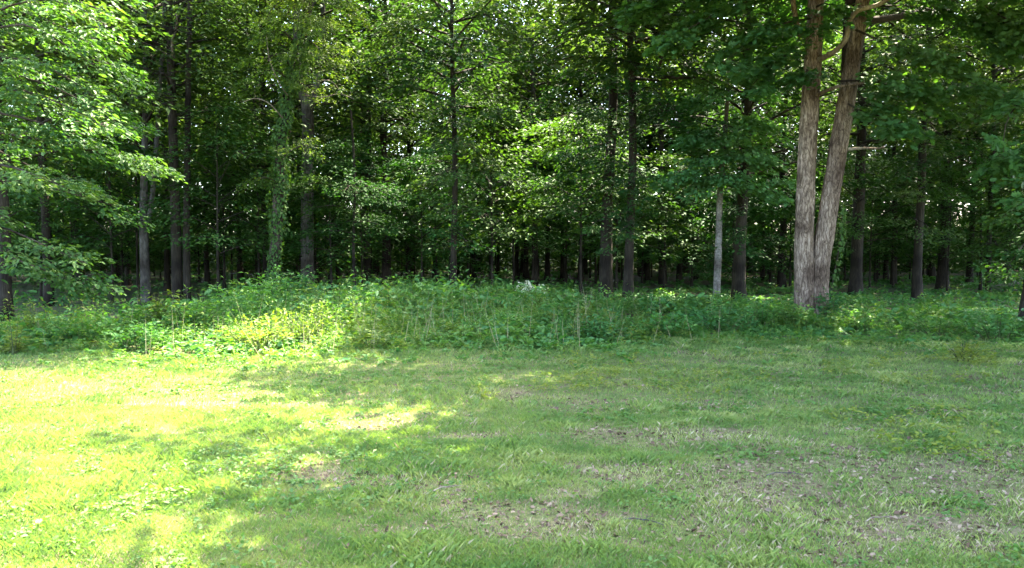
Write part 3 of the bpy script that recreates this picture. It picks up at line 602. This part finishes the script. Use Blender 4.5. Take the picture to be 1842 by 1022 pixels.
# short leafy twigs that cross in front of the bare boles
def veil(start, u, d, vs, mat, seed):
    g = np.random.default_rng(seed); B = []
    for v in vs:
        sg = g.choice([-1, 1]); w_ = g.uniform(18, 42)
        B.append(([(u, v, d), (u - sg * 8, v - 8, d - .8), (u + sg * w_ * .5, v + 4, d - 1.5), (u + sg * w_, v + g.uniform(15, 40), d - 1.9)], int(g.integers(5, 9))))
    dress(start, B, mat, seed, L=.14, ti=g.uniform(.3, .6))
veil("thickest dark", 1090, 27, (80, 150, 215, 285, 345, 395), M['under_leaf'], 1200)
veil("dark trunk touching", 1130, 25.8, (50, 120, 190, 240, 300, 410), M['wood_leaf'], 1210)
veil("straight black", 815, 26, (30, 90, 150, 200, 255, 310, 370, 420), M['under_leaf'], 1220)
veil("broad dim trunk", 1330, 27.5, (380, 420), M['under_leaf'], 1230)
veil("broad black trunk next", 1541, 30.5, (270, 320, 365, 420), M['under_leaf'], 1240)
veil("straight dark trunk, second", 1650, 28.5, (200, 250, 300, 345, 400), M['wood_leaf'], 1250)
veil("dim wide trunk", 1697, 35, (220, 270, 330, 380), M['under_leaf'], 1260)
veil("dark trunk right of the grey", 660, 33, (150, 240, 320, 370), M['under_leaf'], 1270)

# ------------------------------------------------------------------ undergrowth
def edge_y(x):                                   # where the lawn ends and the weeds begin
    return 13.7 + .12 * np.maximum(x + 4, 0) + 2.6 * (fbm(x / 2.1 + 11, 0 * x + 3, 21, 4) - .5)
def plants(mb, X, Y, h, nl, L, tint, tmpl=RHOMB, g=rng, ratio=.5, base=.1, mat=0, stems=True, lift=.25):
    N = len(X); Z = gz(X, Y); lx = g.normal(0, .16, N) * h; ly = g.normal(0, .16, N) * h
    if stems:
        n0 = len(X); w_ = .004 + .004 * h; a = g.uniform(0, 3.14, N); sx, sy = np.cos(a) * w_, np.sin(a) * w_
        V = np.stack([np.stack([X - sx, Y - sy, Z], -1), np.stack([X + sx, Y + sy, Z], -1), np.stack([X + lx, Y + ly, Z + h], -1)], 1)
        mb.add(V.reshape(-1, 3), np.arange(N * 3).reshape(-1, 3), .3, mat)
    q = np.clip(base + (1 - base) * g.beta(1.5, 1.0, (N, nl)), 0, 1); a = g.uniform(0, 6.283, (N, nl))
    ox, oy = np.cos(a), np.sin(a); rr = (h[:, None] * .12 + .02) * g.uniform(.1, 1.6, (N, nl))
    P = np.stack([X[:, None] + lx[:, None] * q + ox * rr, Y[:, None] + ly[:, None] * q + oy * rr, Z[:, None] + h[:, None] * q], -1)
    ax = np.stack([ox, oy, g.normal(lift, .4, (N, nl)) - .25], -1); nr = np.array([0, 0, 1.0]) + g.normal(0, .42, (N, nl, 3))
    Ls = np.broadcast_to(L, (N,))[:, None] * g.uniform(.55, 1.25, (N, nl))
    ti = np.clip(np.broadcast_to(tint, (N,))[:, None] + g.normal(0, .14, (N, nl)), 0, 1)
    leaves(mb, P.reshape(-1, 3), ax.reshape(-1, 3), nr.reshape(-1, 3), Ls.ravel(), Ls.ravel() * ratio, ti.ravel(), tmpl, mat)

def undergrowth():
    g = np.random.default_rng(41); mb = MB()
    for (ya, yb, n, nl, L0, tm, rt, mat, sd, hk, lf, th) in (
            (12.4, 17.5, 4200, 16, .085, OVAL, .58, 0, 51, 1.0, .25, .30), (12.4, 18, 2200, 20, .10, RHOMB, .30, 0, 151, 1.35, .7, .44), (12.6, 18, 1300, 13, .165, OVAL, .46, 1, 251, 1.15, .1, .44),
            (17.5, 23, 3200, 15, .105, OVAL, .58, 0, 52, .95, .25, .32), (17.5, 24, 1700, 18, .13, RHOMB, .32, 0, 152, 1.4, .6, .45), (17.5, 25, 1800, 13, .20, OVAL, .48, 1, 252, 1.2, .1, .42),
            (23, 34, 2800, 13, .15, RHOMB, .55, 1, 53, 1.0, .2, .34), (23, 34, 1300, 13, .17, RHOMB, .45, 0, 53, 1.1, .3, .45), (34, 52, 3000, 11, .22, RHOMB, .5, 1, 54, 1.0, .2, .45)):
        Y = g.uniform(ya, yb, n); X = g.uniform(-1, 1, n) * (.68 * Y + 3); e = edge_y(X)
        cl = fbm(X / 1.5 + 5 + sd, Y / 1.5, sd, 3); keep = (Y > e + np.where(g.random(n) < .25, g.normal(-.6, .8, n), g.normal(.1, .35, n))) & (g.random(n) < np.clip((cl - th) * 7, .04, 1))
        X, Y, e, cl = X[keep], Y[keep], e[keep], cl[keep]
        ramp_ = np.clip((Y - e) / 5.0, -.1, 1)
        big = fbm(X / 3.1 + 31, Y / 2.2 + 7, 99, 2)
        h = (.11 + .41 * ramp_) * (.25 + 1.75 * big ** 1.4) * g.uniform(.5, 1.35, len(X)) * hk
        rgt = np.clip((X / Y - .05) / .15, 0, 1); lft = np.clip((-X / Y - .34) / .10, 0, 1)
        h *= (1 - .55 * rgt) * (1 - .20 * lft)
        h *= 1 - .55 * np.exp(-((X - 7.4) / 1.5) ** 2 - ((Y - 18.5) / 3) ** 2)
        if ya > 22: h *= np.interp(Y, [23, 30, 50], [.95, .65, .45])
        sel = g.random(len(X)) > lft * np.clip((Y - 17.5) / 2, 0, .93)
        X, Y, h, big = X[sel], Y[sel], h[sel], big[sel]
        plants(mb, X, Y, h, nl, L0 * (.7 + .6 * big), np.clip(.05 + .85 * vnoise(X / 1.1, Y / 1.1, 8 + sd), 0, 1), tm, g, ratio=rt, mat=mat, lift=lf)
    kind(mb.build("undergrowth", [M['weed_leaf'], M['bramble_leaf']]), "stuff")
    mb = MB(); n = 4200
    Y = g.uniform(12.6, 21, n); X = g.uniform(-1, 1, n) * (.68 * Y + 3); e = edge_y(X); cl = fbm(X / 1.5 + 25, Y / 1.5 + 3, 91, 3)
    lit = np.exp(-((X + 1.8) / 2.8) ** 2)
    keep = (Y > e - .2) & (g.random(n) < np.clip((cl - .50) * 3 + lit * .75, .02, .95)); X, Y, e = X[keep], Y[keep], e[keep]
    h = (.16 + .62 * np.clip((Y - e) / 3.5, 0, 1)) * g.uniform(.5, 1.45, len(X))
    plants(mb, X, Y, h, 17, .085, g.uniform(.1, .8, len(X)), RHOMB, g, ratio=.36, lift=.5)
    n = 420; Y = g.uniform(13.5, 22, n); X = g.normal(-2.2, 3.4, n); keep = Y > edge_y(X); X, Y = X[keep], Y[keep]; n = len(X)
    h = g.uniform(.35, 1.15, n); Z = gz(X, Y); lx, ly = g.normal(0, .16, n) * h, g.normal(0, .16, n) * h; w_ = g.uniform(.003, .006, n)
    V = np.stack([np.stack([X - w_, Y, Z], -1), np.stack([X + w_, Y, Z], -1), np.stack([X + lx, Y + ly, Z + h], -1)], 1)
    mb.add(V.reshape(-1, 3), np.arange(n * 3).reshape(-1, 3), g.uniform(0, 1, n).repeat(3), 1)
    kind(mb.build("wild_weeds", [M['yellow_weed'], M['dry_grass']]), "stuff")
undergrowth()

def shrub(u, d, h, wd, label, mat='weed_leaf', L=.10, n=26, nl=24, tint=.5, name="shrub", tmpl=OVAL, ratio=.5, seed=0, plume=False, lift=.25, cat="shrub", grp="shrubs and tall weeds at the edge of the wood"):
    x = at(u, d); t = empty_tree(name, x, d); g = np.random.default_rng(seed + int(u)); mb = MB(); ml = MB(); C, O = [], []
    for k in range(n):
        a = g.uniform(0, 6.283); r = wd * math.sqrt(g.random()); hh = h * g.uniform(.55, 1.05) * (1 - .35 * (r / wd) ** 2)
        b = np.array([math.cos(a) * r * .35, math.sin(a) * r * .35, -.02]); e = np.array([math.cos(a) * r, math.sin(a) * r, hh])
        Q = curve([b, (b * .6 + e * .4) + [0, 0, hh * .15], e], 6); tube(mb, Q, np.linspace(.008 + .004 * h, .003, 6), 4)
        q = g.uniform(.25, 1, nl) * 5; i = np.minimum(q.astype(int), 4); p = Q[i] + (Q[i + 1] - Q[i]) * (q - i)[:, None]
        az = g.uniform(0, 6.283, nl); o = np.stack([np.cos(az), np.sin(az), g.normal(lift - .1, .35, nl)], -1)
        leaves(ml, p + o * g.uniform(.0, .10, (nl, 1)), o, np.array([0, 0, 1.]) + g.normal(0, .4, (nl, 3)), L * g.uniform(.6, 1.25, nl), L * ratio * g.uniform(.7, 1.2, nl), np.clip(tint + g.normal(0, .17, nl), 0, 1), tmpl)
        C.append(e)
    mb.build("stem", M['green_stem'], t); ml.build("foliage", M[mat], t)
    if plume:
        for e in C[:plume]:
            mf = MB(); m = 46; a = g.uniform(0, 6.283, m); z = g.uniform(0, .26, m); o = np.stack([np.cos(a), np.sin(a), g.uniform(.1, .9, m)], -1)
            leaves(mf, e + np.stack([0 * z, 0 * z, z], -1) + o * (.10 * (1 - z / .3))[:, None], o, g.normal(0, 1, (m, 3)), .05, .022, g.uniform(.3, 1, m), RHOMB); mf.build("flower_plume", M['pale_flower'], t)
    return tag(t, label, cat, grp)

shrub(522, 21.5, 1.55, .85, "rounded green bush standing at the foot of the ivy-clad tree", 'bramble_leaf', .12, 34, 30, .6)
shrub(300, 17.8, 1.0, .55, "bush with bright yellow-green tips in front of the black double trunk", 'yellow_weed', .11, 16, 24, .6, ratio=.55)
shrub(345, 16.9, .95, .7, "broad green bush right below the yellow-tipped one", 'weed_leaf', .12, 26, 26, .5)
shrub(245, 14.6, .55, .6, "low leafy mound touching the sunny lawn on the left", 'weed_leaf', .10, 26, 24, .5)
shrub(150, 15.5, .6, .7, "low shaded mound beneath the hanging leafy boughs", 'weed_leaf', .10, 28, 24, .4)
shrub(20, 13.9, .75, .22, "tall pale green feathery weed at the left end of the lawn", 'yellow_weed', .07, 9, 30, .95, "tall_weed", RHOMB, .3, cat="plant")
shrub(8, 14.0, .35, .3, "yellow weed in the corner beside the pale feathery weed", 'yellow_weed', .10, 10, 20, .6, "tall_weed", cat="plant")
shrub(62, 16.6, .8, .35, "thin reddish-tipped weed left of the shaded mound", 'yellow_weed', .09, 10, 20, .4, "tall_weed", RHOMB, .4, cat="plant")
shrub(470, 14.6, .75, .7, "sunlit yellow bush where the shadow meets the bright grass", 'yellow_weed', .10, 28, 26, .55, tmpl=RHOMB, ratio=.42)
shrub(540, 15.6, .85, .7, "sunlit grassy-leaved clump to the right of the yellow bush", 'yellow_weed', .11, 26, 24, .4, tmpl=RHOMB, ratio=.34, lift=.7)
shrub(605, 18.5, 1.1, .7, "leafy clump with pale tips between bush and tall yellow stand", 'weed_leaf', .11, 24, 24, .65)
shrub(690, 19.0, 1.2, .7, "tallest yellow-green stand of weeds before the dark trunks", 'yellow_weed', .10, 26, 26, .6, tmpl=RHOMB, ratio=.4)
shrub(745, 19.6, 1.1, .6, "narrower yellow-green stand right of the tallest one", 'yellow_weed', .10, 20, 24, .5, tmpl=RHOMB, ratio=.4)
shrub(820, 21.0, 1.0, .7, "pale green weeds in front of the straight black trunk", 'weed_leaf', .11, 22, 24, .8)
shrub(880, 20.0, .9, .6, "small upright weeds with bright tips in mid clearing", 'yellow_weed', .10, 18, 22, .4)
shrub(962, 20.5, 1.05, .45, "tall weed topped with creamy white flower plumes", 'weed_leaf', .14, 14, 24, .7, "flowering_weed", plume=8, cat="plant")
shrub(668, 14.6, .42, .35, "lit pale seedling clump on the lawn edge", 'yellow_weed', .12, 10, 18, .7, "tall_weed", cat="plant")
shrub(840, 15.9, .5, .6, "pale bramble mound at the middle of the lawn edge", 'yellow_weed', .09, 22, 22, .45)
shrub(915, 16.2, .55, .7, "dense green bramble right of the pale mound", 'weed_leaf', .10, 26, 24, .65)
shrub(1058, 17.8, .62, .55, "yellowish bush in front of the thick dark pair of trunks", 'yellow_weed', .11, 20, 22, .7)
shrub(1075, 16.0, .6, .55, "low green bush nearer than the yellowish one before the dark pair", 'bramble_leaf', .10, 24, 22, .25)
shrub(1190, 16.6, .6, .8, "wide leafy mound in the shade left of the sapling", 'weed_leaf', .12, 28, 24, .4)
shrub(1300, 17.6, .75, .8, "leafy mound before the pale slim sapling", 'bramble_leaf', .11, 28, 24, .45)
shrub(1372, 18.5, .7, .7, "leafy mound just left of the two-stemmed oak's base", 'weed_leaf', .11, 24, 24, .4)
shrub(1440, 18.6, .62, .6, "bright green weeds hiding the oak's roots", 'weed_leaf', .12, 24, 24, .6)
shrub(1492, 20.1, .9, .34, "dark clump climbing in the fork side of the oak's base", 'bramble_leaf', .10, 22, 22, .2)
shrub(1560, 18.0, .55, .7, "low green mound right of the two-stemmed oak", 'weed_leaf', .10, 26, 24, .45)
shrub(1690, 17.0, .55, .8, "leafy shaded mound at the right of the lawn edge", 'weed_leaf', .10, 26, 24, .45)
shrub(1742, 13.0, .42, .34, "lone weed clump tinted yellow for sunlight, standing in the grass at the right lawn edge", 'yellow_weed', .08, 18, 22, .75, "tall_weed", RHOMB, .4, cat="plant")  # bright yellow tint stands in for sun on this shaded clump
shrub(1800, 16.0, .8, .8, "dark green bush under the leaning border trunk", 'bramble_leaf', .11, 30, 24, .4)

# a vine climbing the right stem of the oak
def vine():
    g = np.random.default_rng(55); mb = MB(); ml = MB(); d = 20.45
    Q = curve([pt(1492, 560, d), pt(1500, 500, d), pt(1510, 440, d), pt(1512, 400, d), pt(1514, 370, d)], 20)
    t = empty("climbing_vine", tuple(Q[0])); tube(mb, Q - Q[0], np.linspace(.018, .006, 20), 5); mb.build("stem", M['brown_bark'], t)
    n = 170; q = g.uniform(.1, 1, n) * 18.9; i = q.astype(int); p = Q[i] - Q[0]
    o = np.stack([g.uniform(-.3, 1, n), g.uniform(-1, .1, n), g.normal(0, .3, n)], -1)
    leaves(ml, p + o * .06, o * .5 - [0, 0, .7], o + g.normal(0, .3, (n, 3)), .10, .075, g.uniform(.2, .8, n), OVAL); ml.build("foliage", M['ivy_leaf'], t)
    tag(t, "leafy vine climbing the right stem of the two-stemmed oak", "vine")
vine()

# ------------------------------------------------------------------ lawn
def bare(x, y):                                  # 0 lush .. 1 bare
    n = .7 * fbm(x / 1.7 + 3, y / .8 + 8, 131, 4) + .3 * fbm(x / .45 + 3, y / .3 + 8, 137, 3)
    r = 1 / (1 + np.exp(-(x + 1.6) * 1.1))
    band = .13 * np.exp(-((y - 8.3 + .12 * x) / .75) ** 2) * (.35 + .65 * r) + .22 * np.exp(-((y - 6.6) / .65) ** 2) * r + .16 * np.exp(-((y - 5.5) / .35) ** 2) * (.4 + .6 * r)
    return np.clip((n - .56 + band - .10 * np.clip((y - 9.5) / 3, 0, 1)) * 4.6 + .20 - .60 / (1 + np.exp((x + 2.0) * 1.6)), 0, .8)
def grass():
    g = np.random.default_rng(61); mb = MB(); md = MB()
    for (ya, yb, n, k) in ((3.6, 6.5, 330000, .5), (6.5, 9.5, 290000, .7), (9.5, 17.2, 240000, 1.1)):
        Y = g.uniform(ya, yb, n); X = g.uniform(-1, 1, n) * (.66 * Y + 2.0)
        b = bare(X, Y); keep = g.random(n) < (1 - .93 * b) * (.35 + .9 * vnoise(X * 5, Y * 5, 17))
        X, Y, b = X[keep], Y[keep], b[keep]; e = edge_y(X); k2 = Y < e + 1.2; X, Y, b, e = X[k2], Y[k2], b[k2], e[k2]; N = len(X)
        tall = np.exp(-((Y - e) / .8) ** 2) * .55 + np.clip((fbm(X / .55, Y / .42, 151, 3) - .50) * 3.4, 0, .8)
        h = (.018 + .034 * g.random(N) + .095 * tall * g.random(N) ** 1.5) * (1 - .35 * b)
        Z = gz(X, Y); a = g.uniform(0, 6.283, N); ln = g.uniform(.15, 1.0, N) * h
        wd = .0022 * k * g.uniform(.7, 1.5, N) * (1 + 2 * h); sx, sy = -np.sin(a) * wd, np.cos(a) * wd
        dx, dy = np.cos(a) * ln, np.sin(a) * ln
        V = np.stack([np.stack([X - sx, Y - sy, Z - .003], -1), np.stack([X + sx, Y + sy, Z - .003], -1), np.stack([X + dx * .4 + sx * .8, Y + dy * .4 + sy * .8, Z + h * .62], -1), np.stack([X + dx, Y + dy, Z + h * .92], -1)], 1)
        ti = np.clip(-.18 + 1.25 * fbm(X / .6 + 50, Y / .42, 171, 3) + g.normal(0, .14, N) + .12 * b, 0, 1)
        dry = g.random(N) < .03 + .22 * b
        for sel, m_ in ((~dry, mb), (dry, md)):
            v = V[sel]; f = np.arange(len(v))[:, None, None] * 4 + np.array([[0, 1, 2], [0, 2, 3]])[None]
            m_.add(v.reshape(-1, 3), f.reshape(-1, 3), np.repeat(ti[sel], 4))
    kind(mb.build("grass", M['grass_blade']), "stuff"); kind(md.build("dry_grass", M['dry_grass']), "stuff")
    # low broad-leaved lawn weeds
    mw = MB(); n = 15000; Y = g.uniform(3.8, 15.5, n); X = g.uniform(-1, 1, n) * (.66 * Y + 2)
    cl = fbm(X / 1.2 + 9, Y / .9, 191, 3); keep = (g.random(n) < np.clip((cl - .40) * 3.5 + .25 * np.clip((Y - 9.5) / 3, 0, 1), .03, 1)) & (bare(X, Y) < .8) & (Y < edge_y(X) + 1); X, Y, cl = X[keep], Y[keep], cl[keep]
    plants(mw, X, Y, .02 + .05 * g.random(len(X)), 9, .030 + .018 * cl, .3 + .5 * vnoise(X, Y, 4), OVAL, g, ratio=.62, stems=False, lift=.3)
    kind(mw.build("lawn_weeds", M['clover_leaf']), "stuff")
    mw = MB(); n = 700; Y = g.uniform(7.0, 13.8, n); X = at(g.uniform(850, 1800, n), Y)
    keep = fbm(X / 1.4, Y / 1.4, 211, 2) > .5; X, Y = X[keep], Y[keep]
    plants(mw, X, Y, .07 + .09 * g.random(len(X)), 10, .065, g.uniform(.5, 1, len(X)), OVAL, g, ratio=.4, lift=.3)
    kind(mw.build("yellow_seedlings", M['yellow_weed']), "stuff")
    # dead leaves
    ml = MB(); n = 95000; Y = 3.8 + 12.2 * g.random(n) ** 1.5; X = g.uniform(-1, 1, n) * (.66 * Y + 2); b = bare(X, Y)
    keep = g.random(n) < (.07 + .95 * b ** 1.3) * np.where(X < -2.5, .45, 1); X, Y = X[keep], Y[keep]; N = len(X); a = g.uniform(0, 6.283, N)
    P = np.stack([X, Y, gz(X, Y) + .004 + .015 * g.random(N)], -1); L_ = .010 + .046 * g.random(N) ** 2.6 + .0016 * Y
    leaves(ml, P, np.stack([np.cos(a), np.sin(a), g.normal(0, .35, N)], -1), np.array([0, 0, 1.]) + g.normal(0, .55, (N, 3)), L_, L_ * g.uniform(.3, .75, N), np.clip(g.beta(1.3, 1.3, N), 0, 1), OVAL)
    kind(ml.build("leaf_litter", M['dead_leaf']), "stuff")
grass()

def twig(u, v, length, az, label, r=.006, mat='dead_wood', bend=.12, side=True):
    d = EYE * F / (v - HZ); x = at(u, d); g = np.random.default_rng(int(u)); z = float(gz(x, d)) + .022
    t = empty("fallen_twig", (x, d, z), az); mb = MB()
    Q = curve([[-length / 2, 0, 0], [-length * .22, bend * length, .008], [-length * .05, bend * length * .3, .012], [length * .2, bend * length * .7, .006], [length / 2, -bend * length * .6, 0]], 14)
    tube(mb, Q, np.linspace(r, r * .5, 14), 6); mb.build("stem", M[mat], t)
    if side:
        for k in (3, 6, 8):
            mb = MB(); s = g.choice([-1, 1]); tube(mb, curve([Q[k], Q[k] + [.05 * length, s * .1 * length, .015], Q[k] + [.14 * length, s * .2 * length, .01]], 5), np.linspace(r * .5, r * .25, 5), 5); mb.build("side_twig", M[mat], t)
    tag(t, label, "twig", "twigs lying on the lawn")
twig(808, 887, .30, .5, "pale curved twig lying on the bare middle of the lawn", .005)
twig(268, 858, .20, .2, "short dark twig in the sunlit bare spot", .010, 'dark_bark', side=False)
twig(322, 882, .22, .6, "thin dark twig tilted up beside the sunlit bare spot", .006, 'brown_bark', side=False)
twig(1160, 948, .30, -.3, "grey twig on the bare leaf-strewn patch near the front", .006, 'grey_bark')
twig(1420, 860, .35, .1, "long dim twig among dead leaves on the shaded lawn", .005, 'grey_bark')
twig(1600, 945, .30, .3, "pale twig in the leaf-strewn front corner", .005)
twig(965, 745, .32, 1.2, "bent pale stalk standing out of the shaded grass", .005, 'dead_wood', .3, False)
